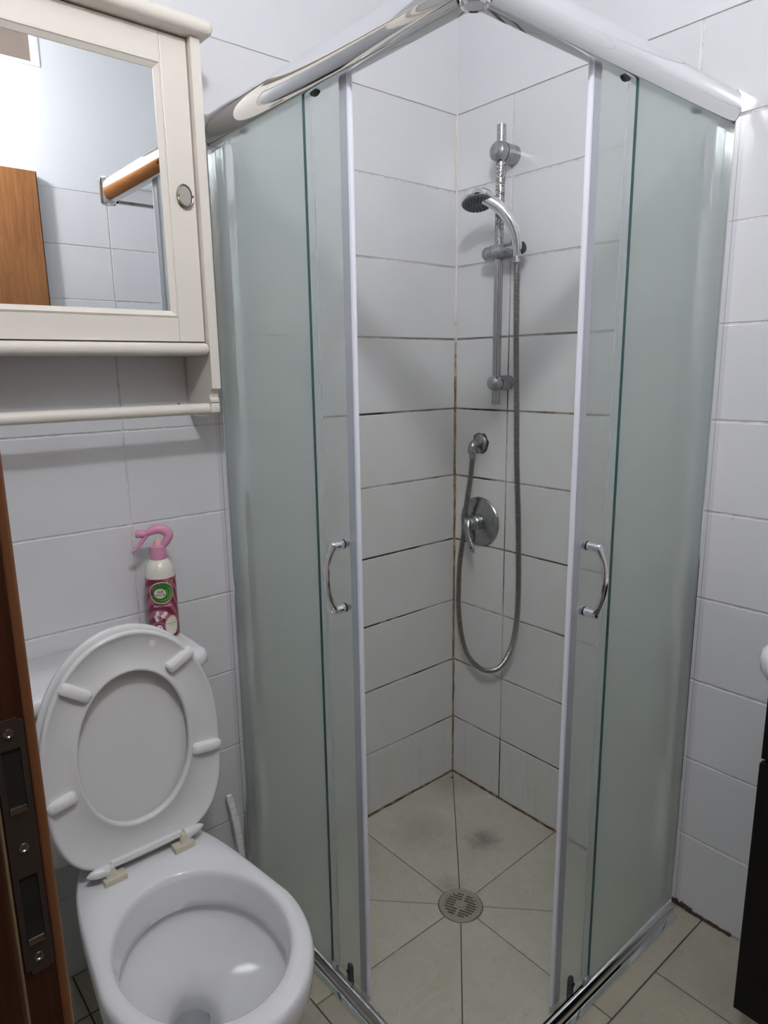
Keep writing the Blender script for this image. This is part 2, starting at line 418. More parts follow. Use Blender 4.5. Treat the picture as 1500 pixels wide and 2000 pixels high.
# silicone beads and dirt (parts of the room)
def bead(pts, r, m, name='sealant_bead', par=None, seg=6):
    P = [(x+random.uniform(-1,1)*r*.25, y+random.uniform(-1,1)*r*.25, z+random.uniform(-1,1)*r*.2) for x, y, z in pts]
    return tobj(name, P, [r*random.uniform(.8, 1.25) for _ in P], m, par, seg)
bead([(-.0005, -.0005, 2.0*k/60) for k in range(61)], .0042, m_bead, par=wall_back)
bead([(-.77*k/40, -.0005, .001) for k in range(41)], .0042, m_rust, par=wall_back)
bead([(-.0005, -.77*k/40, .001) for k in range(41)], .0045, m_rust, par=wall_right)
bead([(XL*k/60, -.0002, 1.9995) for k in range(61)], .0017, m_paint, 'paint_bead', wall_back)
bead([(-.0002, YF*k/60, 2.0) for k in range(61)], .0016, m_paint, 'paint_bead', wall_right)
bead([(-.002, -.80-.11*k/20, .001) for k in range(21)], .0045, m_grime, 'grime_smear', wall_right)
bead([(-.003, -.785-.03*k/6, .010-.001*k) for k in range(7)], .006, m_grime, 'grime_smear', wall_right)
bead([(-.002, -.94-.10*k/10, .000) for k in range(11)], .0022, m_rust, par=wall_right)

# ------------------------------------------------------------------ door frame (lock side) and leaf
d1 = sempty('door_1')
JY = -.95
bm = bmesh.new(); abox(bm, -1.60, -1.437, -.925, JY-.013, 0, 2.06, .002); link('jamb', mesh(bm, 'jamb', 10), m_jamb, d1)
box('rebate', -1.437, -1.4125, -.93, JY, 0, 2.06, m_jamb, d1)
bm = bmesh.new(); abox(bm, -1.4125, -1.4045, -.885, JY, 0, 2.10, .0028, 3); harden(link('casing', mesh(bm, 'casing', 40), m_edgew, d1))
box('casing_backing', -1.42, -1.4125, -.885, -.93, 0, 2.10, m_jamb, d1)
tobj('rubber_seal', [(-1.4350, JY-.001, z*.06) for z in range(0, 34)], .0016, m_rub, d1, 8)
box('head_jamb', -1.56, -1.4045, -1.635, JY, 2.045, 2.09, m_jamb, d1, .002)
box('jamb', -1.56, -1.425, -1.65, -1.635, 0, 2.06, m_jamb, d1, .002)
# strike plate: plate with two bolt holes, lips and three countersunk screws
SX0, SX1, SZ0, SZ1 = -1.4322, -1.4128, .889, 1.090
bm = bmesh.new(); yy = (JY-.0012, JY+.0005); hx0, hx1 = -1.4285, -1.4165
abox(bm, SX0, hx0, *yy, SZ0+.004, SZ1-.002); abox(bm, hx1, SX1, *yy, SZ0+.002, SZ1-.002)
for z0, z1 in ((SZ0, .915), (.969, 1.021), (1.068, SZ1)): abox(bm, hx0, hx1, *yy, z0, z1)
sp_ = link('strike_plate', mesh(bm, 'strike_plate'), m_dull, d1); sp_['label'] = 'dull metal strike plate'
for z0, z1 in ((.915, .969), (1.021, 1.068)):
    box('bolt_hole', hx0, hx1, JY-.0004, JY+.02, z0, z1, m_dark, sp_)
    box('lip', hx0+.0005, hx1-.0005, JY-.0022, JY+.0006, z0-.0012, z0+.004, m_old, sp_, .0006)
for z in (.902, .992, 1.080):
    lobj('screw', [(.0001, .0010), (.0036, .0012), (.0034, .0020), (.0022, .0022), (.0016, .0014), (.0001, .0014)], m_old, sp_, (-1.4225, JY, z), (0,-1,0), 16)
# door leaf folded open against the front wall
leaf = sempty('door_2')
bm = bmesh.new(); abox(bm, -1.42, -.722, YF+.004, YF+.042, .01, 2.035, .0015); link('leaf', mesh(bm, 'leaf', 10), m_door, leaf)
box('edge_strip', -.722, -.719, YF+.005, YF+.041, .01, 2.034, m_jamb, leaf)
lh = lobj('handle_rose', [(.024, 0), (.024, .006), (.010, .008), (.009, .045), (.0001, .046)], m_chrome, leaf, (-.78, YF+.042, 1.0), (0,1,0))
tobj('lever', [(-.78, YF+.085, 1.0), (-.82, YF+.088, 1.0), (-.89, YF+.088, 1.0)], .008, m_chrome, leaf)

# ------------------------------------------------------------------ shower enclosure
enc = thing('shower_enclosure', (-.4, -.4, 0), 'square corner shower cabin with frosted sliding glass doors and chrome frame', 'shower cabin')
def sw(f):            # mirrored builder: side 0 = left pane set (constant x), side 1 = right (constant y)
    for side in (0, 1): f(side)
def P(side, u, d, z):
    """u: distance from wall, d: distance of the pane plane from the other wall"""
    return (-d, -u, z) if side == 0 else (-u, -d, z)
def sbox(name, side, u0, u1, d0, d1, z0, z1, m, parent, bev=0):
    a = P(side, u0, d0, z0); b = P(side, u1, d1, z1)
    return box(name, min(a[0],b[0]), max(a[0],b[0]), min(a[1],b[1]), max(a[1],b[1]), z0, z1, m, parent, bev)
RC = .7695; RZ = 1.803
def rail_prof(n=22):
    pr = []
    for k in range(n+1):
        a = -PI/2+PI*k/n; pr.append((.0215*math.cos(a)**.9 if math.cos(a) > 0 else 0, .0305*math.sin(a)))
    pr += [(-.012, .0305), (-.022, .026), (-.022, .012), (-.016, .012), (-.016, -.024), (-.010, -.0305)]
    return pr
def build(side):
    # wall profile: channel with outer lip
    bm = bmesh.new()
    prof = [(0,.745), (0,.7820), (.0205,.7820), (.0207,.7800), (.0222,.7800), (.0224,.7820), (.0415,.7820), (.0425,.7810), (.0425,.7780), (.0435,.745)]
    loft(bm, [[P(side, a, b, z) for a, b in prof] for z in (.0, 1.832)])
    link('wall_profile', mesh(bm, 'wall_profile'), m_alu, enc)
    sbox('inner_channel', side, .0440, .084, .746, .764, .034, 1.770, m_alu, enc, .001)
    # fixed pane
    fp = sbox('fixed_panel', side, .030, .384, .7720, .7760, .034, 1.785, m_frost, enc)
    sbox('glass_edge', side, .3838, .3856, .7718, .7762, .034, 1.785, m_edge, fp)
    sbox('clear_edge_seal', side, .374, .400, .7655, .7680, .034, 1.765, m_seal, fp)
    # sliding door
    sd = sbox('sliding_door', side, .13, .486, .7565, .7605, .030, 1.790, m_frost, enc)
    sbox('edge_profile', side, .468, .488, .7555, .7615, .030, 1.790, m_sealg, sd, .001)
    sbox('magnet_seal', side, .4885, .4955, .7545, .7625, .030, 1.778, m_sealw, sd, .0015)
    hx = .459
    # handle
    zt, zb = 1.005, .882
    bm = bmesh.new()
    path = [(hx, .7930, zt), (hx-.0015, .799, zt-.016), (hx-.0025, .8050, zt-.036), (hx-.002, .8085, (zt+zb)/2), (hx-.0015, .8050, zb+.036), (hx, .799, zb+.016), (hx, .7930, zb)]
    cp = catmull(path, 6)
    rings = []
    for i, q in enumerate(cp):
        t = i/(len(cp)-1); wv_ = .0072+.0018*math.cos(t*4*PI); th_ = .0052
        wv_ = .0080 if i in (0, len(cp)-1) else wv_
        d = Vector(cp[min(i+1, len(cp)-1)])-Vector(cp[max(i-1, 0)]); d.normalize()
        nrm = Vector((0, -d.z, d.y)).normalized()
        r = []
        for k in range(12):
            a = 2*PI*k/12; off = nrm*math.cos(a)*th_; c_ = Vector(q)+off; r.append(P(side, c_.x+math.sin(a)*wv_, c_.y, c_.z))
        rings.append(r)
    loft(bm, rings)
    for z in (zt, zb):
        o = P(side, hx, .7615, z); ax = P(side, 0, 1, 0)
        lathe(bm, [(.0001, 0), (.0080, 0), (.0080, .004), (.0072, .0045), (.0072, .0075)], o, ax, 20)
        lathe(bm, [(.0085, .0105), (.0085, .0325), (.0070, .0355), (.0001, .036)], o, ax, 20)
    link('handle', mesh(bm, 'handle', 40), m_chrome, sd)
    for z in (zt, zb):
        lobj('rubber_washer', [(.0001, 0), (.0087, 0), (.0087, .0035), (.0001, .0035)], m_black, sd, P(side, hx, .769, z), P(side, 0, 1, 0), 20)
    for u in (.408, .17):
        lobj('roller', [(.0001, 0), (.0135, 0), (.0145, .002), (.0145, .007), (.0001, .009)], m_black, sd, P(side, u, .7615, 1.781), P(side, 0, 1, 0), 20)
    # bottom guide: rounded grey shoe with a screw
    bm = bmesh.new()
    for a in range(1):
        rr = []
        for h, s_ in ((.022, 1), (.060, .95), (.068, .75), (.071, .4)):
            rr.append([P(side, .437+.0085*s_*math.cos(k*PI/6), .7655+.0065*s_*math.sin(k*PI/6), h) for k in range(12)])
        loft(bm, rr)
    link('bottom_guide', mesh(bm, 'bottom_guide', 50), m_greyp, sd)
    lobj('guide_screw', [(.0045, 0), (.0045, .002), (.0001, .003)], m_black, sd, P(side, .437, .7715, .055), P(side, 0, 1, 0), 12)
    # top rail
    pr_ = rail_prof(); bm = bmesh.new()
    loft(bm, [[P(side, u, RC+a, RZ+b) for a, b in pr_] for u in (.0430, .7495)])
    tr = link('top_rail', mesh(bm, 'top_rail', 35), m_chrome, enc)
    # thin end trim of the rail at the wall
    bm = bmesh.new(); loft(bm, [[P(side, u, RC+a*1.02, RZ+b*1.02) for a, b in pr_] for u in (.0426, .0436)])
    link('end_cap', mesh(bm, 'end_cap', 35), m_old, tr)
    # bottom rail: low curved threshold
    bm = bmesh.new()
    pb = [(.7685, 0), (.7685, .031), (.7695, .033), (.7725, .033), (.7745, .031)]
    for k in range(8):
        a = PI/2*(1-k/7); pb.append((.7745+.0145*math.cos(a), .011+.019*math.sin(a)))
    pb += [(.7895, .0075), (.7990, .0065), (.7998, 0)]
    loft(bm, [[P(side, u, a, b) for a, b in pb] for u in (.0430, .7890)])
    br = link('bottom_rail', mesh(bm, 'bottom_rail', 35), m_chrome, enc)
    sbox('glass_clip', side, .386, .400, .7700, .7780, .026, .046, m_seal, br, .001)
sw(build)
bm = bmesh.new()
lathe(bm, [(.0001, -.034), (.013, -.034), (.016, -.031), (.0185, -.034), (.0205, -.030), (.0205, .030), (.017, .034), (.0001, .034)], (-.7705, -.7705, RZ), (0,0,1), 28)
link('corner_connector', mesh(bm, 'corner_connector', 35), m_chrome, enc)
for side in (0, 1):
    lobj('rail_end_disc', [(.0001, 0), (.020, 0), (.020, .004), (.0001, .005)], m_chrome, enc, P(side, .7455, RC+.001, RZ), P(side, 1, 0, 0), 24)

reparent_world(None, enc)

# drain
dr = thing('floor_drain', (DC.x, DC.y, 0), 'round slotted metal drain in the middle of the shower floor', 'drain')
bm = bmesh.new(); lathe(bm, [(.0435, -.004), (.0545, -.004), (.0545, .0005), (.053, .0022), (.0445, .0022), (.0435, .001)], (0,0,0), (0,0,1), 48)
bmesh.ops.delete(bm, geom=[f for f in bm.faces if len(f.verts) > 4], context='FACES')
bm.verts.ensure_lookup_table()
n_ = 48
for k in range(n_): bm.faces.new((bm.verts[k], bm.verts[5*n_+k], bm.verts[5*n_+(k+1)%n_], bm.verts[(k+1)%n_]))
link('ring', mesh(bm, 'ring', 40), m_grate, dr)
bm = bmesh.new(); lathe(bm, [(.0001, -.0035), (.046, -.0035), (.046, -.003), (.0001, -.003)], seg=32); link('sump', mesh(bm, 'sump'), m_dark, dr)
bm = bmesh.new(); lathe(bm, [(.0001, -.0025), (.0433, -.0025), (.0433, .0012), (.0001, .0012)], seg=48)
me_g = mesh(bm, 'grate'); grate = link('grate', me_g, m_grate, dr)
bm = bmesh.new()
ad = math.atan2(-.03, .013); ux = Vector((math.cos(ad), math.sin(ad))); uy = Vector((-ux.y, ux.x))
def slot(cx, cy, hl, hw=.0024):
    pts = []
    for s0, base_ in ((1, -PI/2), (-1, PI/2)):
        for k in range(5):
            a = base_+PI*k/4; px = cx+s0*(hl-hw)+hw*math.cos(a); py = cy+hw*math.sin(a)
            pts.append(ux*px+uy*py)
    loft(bm, [[(q.x, q.y, -.006) for q in pts], [(q.x, q.y, .006) for q in pts]])
for r in range(-4, 5):
    y0 = r*.0084; half = math.sqrt(max(.0395**2-y0*y0, 0)); gap_ = .0028 if abs(r) > 1 else .0135
    
    sk = .0028*r*0
    for s0 in (1, -1):
        a, b = gap_, half
        if b-a > .006: slot(s0*(a+b)/2+sk, y0, (b-a)/2)
me_c = mesh(bm, 'cut'); cut = bpy.data.objects.new('cut', me_c); COL.objects.link(cut)
md = grate.modifiers.new('b', 'BOOLEAN'); md.operation = 'DIFFERENCE'; md.object = cut; md.solver = 'EXACT'
cut.parent = dr
dg = bpy.context.evaluated_depsgraph_get(); me_new = bpy.data.meshes.new_from_object(grate.evaluated_get(dg)); grate.modifiers.clear()
grate.data = me_new; me_new.name = 'grate'; bpy.data.objects.remove(cut)
if not grate.data.materials: grate.data.materials.append(m_grate)
lobj('centre_boss', [(.0001, .001), (.0105, .001), (.010, .0020), (.0001, .0022)], m_grate, dr)

# ------------------------------------------------------------------ shower riser rail, handset, hose, mixer, elbow
BX, BY = -.050, -.2015
rr_ = thing('riser_rail', (0, BY, 1.22), 'chrome vertical slide bar with corroded upper part and two round brackets', 'shower bar')
tobj('bar', [(BX, BY+.001, 0), (BX, BY, .3), (BX, BY, .5), (BX, BY-.001, .694)], .0115, m_pit, rr_, 24)
for c in rr_.children: c.data.transform(Matrix.Translation((0, -BY, 0)))
for zc, r in ((1.851, .0245), (1.277, .0205)):
    b_ = lobj('bracket', [(.0001, 0), (r, 0), (r, .042), (r*.99, .060), (r*.90, .068), (r*.6, .0735), (.0001, .075)], m_old, rr_, (0, 0, zc-1.22), (-1,0,0), 28)
    lobj('bracket_seam', [(r+.0004, .0455), (r+.0008, .046), (r+.0008, .047), (r+.0004, .0475)], m_black, b_, (0, 0, zc-1.22), (-1,0,0), 28)
# slider
def world_part(o, root): o.data.transform(Matrix.Translation(-root.location)); return o
sl = lobj('slider', [(.0001, 0), (.0150, 0), (.0175, .004), (.0175, .018), (.0185, .020), (.0195, .022), (.0200, .045), (.0195, .092), (.017, .097), (.0001, .098)], m_old, rr_, (-.052, -.157, 1.611), (0,-1,0), 28)
world_part(sl, rr_)
g_ = tobj('holder_clip', [(-.052, -.250, 1.611), (-.060, -.268, 1.611), (-.0605, -.276, 1.611)], [.0175, .0165, .013], m_old, rr_, 16); world_part(g_, rr_)
g_ = lobj('black_insert', [(.0001, 0), (.015, 0), (.016, .003), (.014, .009), (.0001, .010)], m_black, rr_, (-.055, -.2745, 1.612), (0,-1,.1), 18); world_part(g_, rr_)
hs = thing('hand_shower', (-.065, -.272, 1.60), 'chrome hand shower with curved handle and grey spray face', 'shower head')
hp = [(-.0625, -.272, 1.588, .0085), (-.064, -.273, 1.602, .0105), (-.067, -.274, 1.622, .0125), (-.074, -.272, 1.648, .0140), (-.085, -.262, 1.678, .0148), (-.098, -.246, 1.704, .0150), (-.112, -.226, 1.722, .0150), (-.122, -.210, 1.730, .0130)]
cp = catmull(hp, 6)
h_ = tobj('handle', cp, [q[3] for q in cp], m_chrome, hs, 20); world_part(h_, hs)
HN = Vector((-.20, -.26, -.90)).normalized(); HC = Vector((-.128, -.195, 1.729))
h_ = lobj('head', [(.0001, -.023), (.016, -.022), (.029, -.017), (.038, -.009), (.0425, .000), (.0425, .006), (.0400, .009), (.0001, .009)], m_chrome, hs, HC, HN, 36); world_part(h_, hs)
m_face = mat('grey_spray_face', (.16,.17,.17), .5)
fc = lobj('spray_face', [(.0001, .0085), (.0395, .0085), (.0385, .0105), (.030, .0125), (.0001, .0130)], m_face, hs, HC, HN, 36); world_part(fc, hs)
bm = bmesh.new(); u_ = HN.cross(Vector((0,0,1))).normalized(); v_ = HN.cross(u_)
for rad_, cnt in ((.010, 6), (.0165, 11), (.023, 16), (.0295, 20)):
    for k in range(cnt):
        a = 2*PI*k/cnt+rad_*90; c0 = HC+(u_*math.cos(a)+v_*math.sin(a))*rad_
        lathe(bm, [(.0001, .0115), (.0017, .0115), (.0012, .0150), (.0001, .0152)], c0, HN, 6)
nz = link('nozzles', mesh(bm, 'nozzles'), m_black, fc); world_part(nz, hs); nz['kind'] = 'stuff'
h_ = lobj('hose_nut', [(.0001, 0), (.0105, 0), (.0105, .016), (.0085, .018), (.0001, .018)], m_old, hs, (-.0625, -.272, 1.592), (0,0,-1), 12); world_part(h_, hs)
# hose
hpts = [(-.0625,-.272,1.576), (-.0615,-.272,1.52), (-.060,-.272,1.468), (-.060,-.275,1.341), (-.060,-.281,1.20), (-.058,-.284,1.074), (-.052,-.289,.92), (-.046,-.2895,.789), (-.045,-.2905,.716), (-.044,-.288,.64), (-.043,-.278,.569), (-.041,-.257,.507), (-.038,-.222,.456), (-.036,-.182,.432), (-.035,-.144,.427), (-.034,-.108,.441), (-.034,-.081,.473), (-.034,-.063,.527), (-.034,-.053,.60), (-.0345,-.0535,.657), (-.033,-.055,.738), (-.030,-.066,.821), (-.030,-.071,.875), (-.031,-.080,.932), (-.034,-.097,1.010), (-.035,-.104,1.072)]
cp = catmull(hpts, 30)
# resample evenly
Lp = [Vector(q) for q in cp]; acc = [0]
for a, b in zip(Lp, Lp[1:]): acc.append(acc[-1]+(b-a).length)
step = .00135; N = int(acc[-1]/step); pts = []; j = 0
for i in range(N+1):
    s_ = acc[-1]*i/N
    while j < len(acc)-2 and acc[j+1] < s_: j += 1
    t = (s_-acc[j])/max(acc[j+1]-acc[j], 1e-9); pts.append(Lp[j].lerp(Lp[j+1], t))
rad = [(.0080 if (i % 4) in (0, 1) else .0061) for i in range(N+1)]
ho = tobj('shower_hose', pts, rad, m_hose, None, 10, True, 35)
tag(ho, 'ribbed metal shower hose looping down from the hand shower to the wall elbow', 'hose')
# elbow outlet
el = thing('wall_elbow', (0, -.1025, 1.103), 'small chrome wall elbow outlet where the shower hose starts', 'pipe fitting')
lobj('flange', [(.0001, 0), (.0275, 0), (.0270, .004), (.022, .008), (.014, .010), (.0001, .010)], m_old, el, (0,0,0), (-1,0,0), 28)
cp = catmull([(-.006,0,0), (-.022,0,0), (-.032,-.0005,-.002), (-.0355,-.001,-.010), (-.0355,-.001,-.020)], 5)
tobj('elbow', cp, .0115, m_old, el, 18)
lobj('nut', [(.0001, 0), (.0140, 0), (.0140, .010), (.0095, .013), (.0090, .026), (.0001, .026)], m_old, el, (-.0355, -.001, -.014), (0,0,-1), 10)
bm = bmesh.new()
random.seed(9)
ringp = [(0, (.0275+random.uniform(.001, .008))*math.cos(k*PI/14), (.0275+random.uniform(.001, .007))*math.sin(k*PI/14)) for k in range(28)]
loft(bm, [[(-.0002, b, c) for a, b, c in ringp], [(-.0012, b*.99, c*.99) for a, b, c in ringp]])
link('chipped_hole', mesh(bm, 'chipped_hole'), m_rust, el)
# mixer
mx = thing('shower_mixer', (0, -.105, .871), 'round dull chrome shower mixer plate with a curved lever', 'tap')
lobj('plate', [(.0001, 0), (.0740, 0), (.0740, .003), (.0715, .006), (.055, .0075), (.050, .0095), (.024, .0125), (.0001, .0125)], m_old, mx, (0,0,0), (-1,0,0), 48)
lobj('hub', [(.0001, .010), (.0235, .010), (.0235, .018), (.022, .019), (.022, .023), (.0232, .024), (.0225, .030), (.0195, .033), (.018, .043), (.014, .049), (.0001, .051)], m_old, mx, (0,0,0), (-1,0,0), 28)
bm = bmesh.new(); rings = []
for (x, y, z, wy, tx) in [(-.038,.006,.018,.010,.006), (-.048,.006,.010,.012,.009), (-.054,.003,-.012,.0115,.008), (-.057,-.005,-.034,.0105,.0065), (-.058,-.015,-.054,.0105,.005), (-.059,-.025,-.072,.0100,.004), (-.059,-.029,-.080,.0075,.0025)]:
    rings.append([(x+tx*math.sin(2*PI*k/14), y+wy*math.cos(2*PI*k/14), z) for k in range(14)])
loft(bm, rings); link('lever', mesh(bm, 'lever', 60), m_old, mx)
lobj('temperature_dot', [(.0001, 0), (.0028, 0), (.0026, .0008), (.0001, .001)], m_black, mx, (-.0632, -.022, -.066), (-1,0,.05), 12)

# ------------------------------------------------------------------ wall cabinet
cb = thing('mirror_cabinet', (-1.11, 0, 1.23), 'cream wooden wall cabinet with mirrored door, shelf and towel rod', 'cabinet')
CXL, CXR = -1.395, -.8435; DY = -.108
bm = bmesh.new(); abox(bm, CXL, CXR, -.088, -.003, 1.376, 1.932)
world_part(link('body', mesh(bm, 'body'), m_cab, cb), cb)
def side_panel(x0, x1):
    # profile in (y, z): straight front, cove, bead, foot
    pr = [(0, 1.932), (-.122, 1.932), (-.122, 1.2865)]
    for k in range(5):
        a = PI/2*k/4; pr.append((-.122+.014*math.sin(a)+.001, 1.2855-.018*(1-math.cos(a))-.002))
    pr += [(-.109, 1.2635), (-.113, 1.2615), (-.113, 1.2560)]
    for k in range(6):
        a = PI*k/5; pr.append((-.109-.004*math.sin(a), 1.2555-.022*(1-math.cos(a))/2))
    pr += [(-.100, 1.2300), (-.090, 1.2255), (-.02, 1.2255), (0, 1.235)]
    bm = bmesh.new(); loft(bm, [[(x0, y-.003*(y == 0), z) for y, z in pr], [(x1, y-.003*(y == 0), z) for y, z in pr]])
    o = link('side_panel', mesh(bm, 'side_panel', 30), m_cab, cb); world_part(o, cb); harden(o)
side_panel(CXR, CXR+.0190); side_panel(CXL-.019, CXL)
bm = bmesh.new(); abox(bm, CXL-.042, CXR+.040, -.146, -.003, 1.933, 1.961, .0125, 5)
harden(world_part(link('cornice', mesh(bm, 'cornice', 50), m_cab, cb), cb))
bm = bmesh.new(); abox(bm, CXL, CXR-.0005, -.1285, -.003, 1.3515, 1.3750, .0105, 5)
harden(world_part(link('shelf', mesh(bm, 'shelf', 50), m_cab, cb), cb))
tr_ = tobj('towel_rod', [(CXL+.001, -.1, 1.243), (CXR-.001, -.1, 1.243)], .0115, m_cab, cb, 20); world_part(tr_, cb)
# door
DXR, DXL, DZ0, DZ1 = -.846, -1.392, 1.378, 1.930
FW = .053
bm = bmesh.new()
abox(bm, DXR-FW, DXR, DY, -.089, DZ0, DZ1, .0015); abox(bm, DXL, DXL+FW, DY, -.089, DZ0, DZ1, .0015)
abox(bm, DXL+FW+.0006, DXR-FW-.0006, DY, -.089, DZ0, DZ0+.046, .0008); abox(bm, DXL+FW+.0006, DXR-FW-.0006, DY, -.089, DZ1-.050, DZ1, .0008)
dfo = link('door', mesh(bm, 'door', 10), m_cab, cb); world_part(dfo, cb)
# bevelled moulding round the glass
gx0, gx1, gz0, gz1 = DXL+FW, DXR-FW, DZ0+.046, DZ1-.050
bm = bmesh.new(); rings = []
for off, y in ((0, DY-.0005), (.003, DY-.0022), (.0045, DY+.0002), (.0125, DY+.0065), (.0125, DY+.012), (0, DY+.012)):
    rings.append([(gx0+off, y, gz0+off), (gx1-off, y, gz0+off), (gx1-off, y, gz1-off), (gx0+off, y, gz1-off)])
rings.append(rings[0]); R2 = []
V = [[bm.verts.new(v) for v in r] for r in rings[:-1]]; V.append(V[0])
for a, b in zip(V, V[1:]):
    for i in range(4): bm.faces.new((a[i], a[(i+1)%4], b[(i+1)%4], b[i]))
world_part(link('moulding', mesh(bm, 'moulding'), m_cab, dfo), cb)
bm = bmesh.new(); abox(bm, gx0+.004, gx1-.004, DY+.0075, DY+.0115, gz0+.004, gz1-.004)
world_part(link('mirror', mesh(bm, 'mirror'), m_mirror, dfo), cb)
# ring-pull handle
KX, KZ = -.8695, 1.652
k_ = lobj('pull_plate', [(.0160, 0), (.0200, 0), (.0198, .0018), (.0178, .0030), (.0165, .0012)], m_knob, dfo, (KX, DY, KZ), (0,-1,0), 32)
k_.data.transform(Matrix.Translation((KX, DY, KZ)) @ Matrix.Diagonal((.82, 1, 1.1, 1)) @ Matrix.Translation((-KX, -DY, -KZ))); world_part(k_, cb)
k2 = lobj('pull_centre', [(.0001, 0), (.0168, 0), (.0166, .0013), (.0001, .0013)], mat('worn_nickel_face', (.42,.40,.37), .6, .35), dfo, (KX, DY, KZ), (0,-1,0), 32)
k2.data.transform(Matrix.Translation((KX, DY, KZ)) @ Matrix.Diagonal((.82, 1, 1.1, 1)) @ Matrix.Translation((-KX, -DY, -KZ))); world_part(k2, cb)
cp = [(KX+.0150*math.sin(a), DY-.0050-.002*abs(math.cos(a)), KZ-.004-.0165*math.cos(a)) for a in [(-1.75+3.5*k/20) for k in range(21)]]
k_ = tobj('ring_pull', cp, .0019, m_knob, dfo, 8); world_part(k_, cb)
for s0 in (-1, 1):
    k_ = lobj('ring_pivot', [(.0001, 0), (.0022, 0), (.0026, .004), (.002, .0075), (.0001, .008)], m_knob, dfo, (KX+s0*.0150, DY, KZ+.000), (0,-1,0), 10); world_part(k_, cb)
# small black hook behind the rod
hk = thing('black_hook', (-.883, 0, 1.245), 'small black hook on the tiles just behind the towel rod', 'hook')
box('base', -.014, .016, -.006, -.0005, -.004, .0045, m_black, hk, .001)
tobj('arm', [(.008, -.005, 0), (.010, -.014, .001), (.010, -.020, .006)], .0028, m_black, hk, 8)
tobj('arm', [(-.006, -.005, 0), (-.008, -.013, .001)], .0022, m_black, hk, 8)

# ------------------------------------------------------------------ toilet
TX = -1.113
to = thing('toilet', (TX, 0, 0), 'white close-coupled ceramic toilet with raised seat and lid below the mirror cabinet', 'toilet')
NS = 64
def outline(a_back, yb, yc, a, bf, bb, n_back=3.2):
    """plan outline: rounded-square back, elliptical front; returns NS points (x,y) about TX"""
    pts = []
    for k in range(NS):
        t = 2*PI*k/NS; c_, s_ = math.cos(t), math.sin(t)
        if s_ <= 0: x, y = a*c_, yc+bf*s_
        else:
            x = math.copysign(abs(c_)**(2/n_back), c_); y = abs(s_)**(2/n_back)
            wloc = a+(a_back-a)*min(1, y*1.15); x *= wloc; y = yc+bb*y
        pts.append((x, y))
    return pts
def ring(pts, z, sc=1, cy=None, dy=0):
    return [(x*sc, (y if cy is None else cy+(y-cy)*sc)+dy, z) for x, y in pts]
OUT = outline(.133, -.15, -.505, .1675, .208, .345, 4.2)
INN = []
for k in range(NS):
    t = 2*PI*k/NS; INN.append((.1365*math.cos(t), -.498+.169*math.sin(t)*(1 if math.sin(t) < 0 else 1.0)))
def blend(A, B, f): return [(a[0]+(b[0]-a[0])*f, a[1]+(b[1]-a[1])*f) for a, b in zip(A, B)]
FOOT = outline(.095, -.1, -.40, .105, .165, .28, 3.2)
bm = bmesh.new(); rings = []
rings.append(ring(FOOT, 0)); rings.append(ring(FOOT, .05, .99, -.35)); rings.append(ring(blend(FOOT, OUT, .15), .14))
rings.append(ring(blend(FOOT, OUT, .52), .23)); rings.append(ring(blend(FOOT, OUT, .86), .31)); rings.append(ring(blend(FOOT, OUT, .975), .350))
rings.append(ring(OUT, .375)); rings.append(ring(OUT, .388)); rings.append(ring(OUT, .396, .988, -.45)); rings.append(ring(OUT, .400, .965, -.45))
rings.append(ring(blend(OUT, INN, .55), .401))
rings.append(ring(INN, .400, 1.035, -.498)); rings.append(ring(INN, .395, 1.0, -.498)); rings.append(ring(INN, .385, .985, -.498))
rings.append(ring(INN, .345, .955, -.505)); rings.append(ring(INN, .330, .955, -.508)); rings.append(ring(INN, .3275, .975, -.508)); rings.append(ring(INN, .333, 1.02, -.505))
rings.append(ring(INN, .320, 1.035, -.505)); rings.append(ring(INN, .295, .96, -.505)); rings.append(ring(INN, .262, .78, -.50, .006)); rings.append(ring(INN, .225, .56, -.49, .020)); rings.append(ring(INN, .195, .36, -.48, .038))
rings.append(ring(INN, .180, .30, -.475, .043)); rings.append(ring(INN, .14, .25, -.465, .050)); rings.append(ring(INN, .10, .20, -.465, .055))
rings = [[(x, y, z) for x, y, z in r] for r in rings]
loft(bm, rings, True, True)
bowl = link('bowl', mesh(bm, 'bowl', 55), m_cer, to)
m_water = mat('toilet_water', (.9,.93,.93), .02, Transmission_Weight=1.0, IOR=1.33)
bm = bmesh.new(); lathe(bm, [(.0001, .150), (.034, .150), (.0345, .1515), (.0001, .1515)], (0, -.415, 0), (0,0,1), 32); link('water', mesh(bm, 'water'), m_water, to)
# tank
bm = bmesh.new()
def rrect(x0, x1, y0, y1, r, n=6):
    pts = []
    for cx, cy, a0 in ((x1-r, y1-r, 0), (x0+r, y1-r, PI/2), (x0+r, y0+r, PI), (x1-r, y0+r, 3*PI/2)):
        for k in range(n+1): a = a0+PI/2*k/n; pts.append((cx+r*math.cos(a), cy+r*math.sin(a)))
    return pts
def rr3(x0, x1, y0, y1, r, z): return [(x, y, z) for x, y in rrect(x0, x1, y0, y1, r)]
loft(bm, [rr3(-.150,.150,-.165,-.006,.03,.395), rr3(-.160,.160,-.175,-.006,.03,.45), rr3(-.176,.176,-.188,-.006,.03,.726)])
link('tank', mesh(bm, 'tank', 40), m_cer, to)
bm = bmesh.new()
loft(bm, [rr3(-.186,.186,-.198,-.004,.028,.727), rr3(-.191,.191,-.202,-.004,.030,.733), rr3(-.191,.191,-.202,-.004,.030,.750), rr3(-.187,.187,-.198,-.006,.028,.7575), rr3(-.178,.178,-.190,-.010,.024,.761)])
link('tank_lid', mesh(bm, 'tank_lid', 50), m_cer, to)
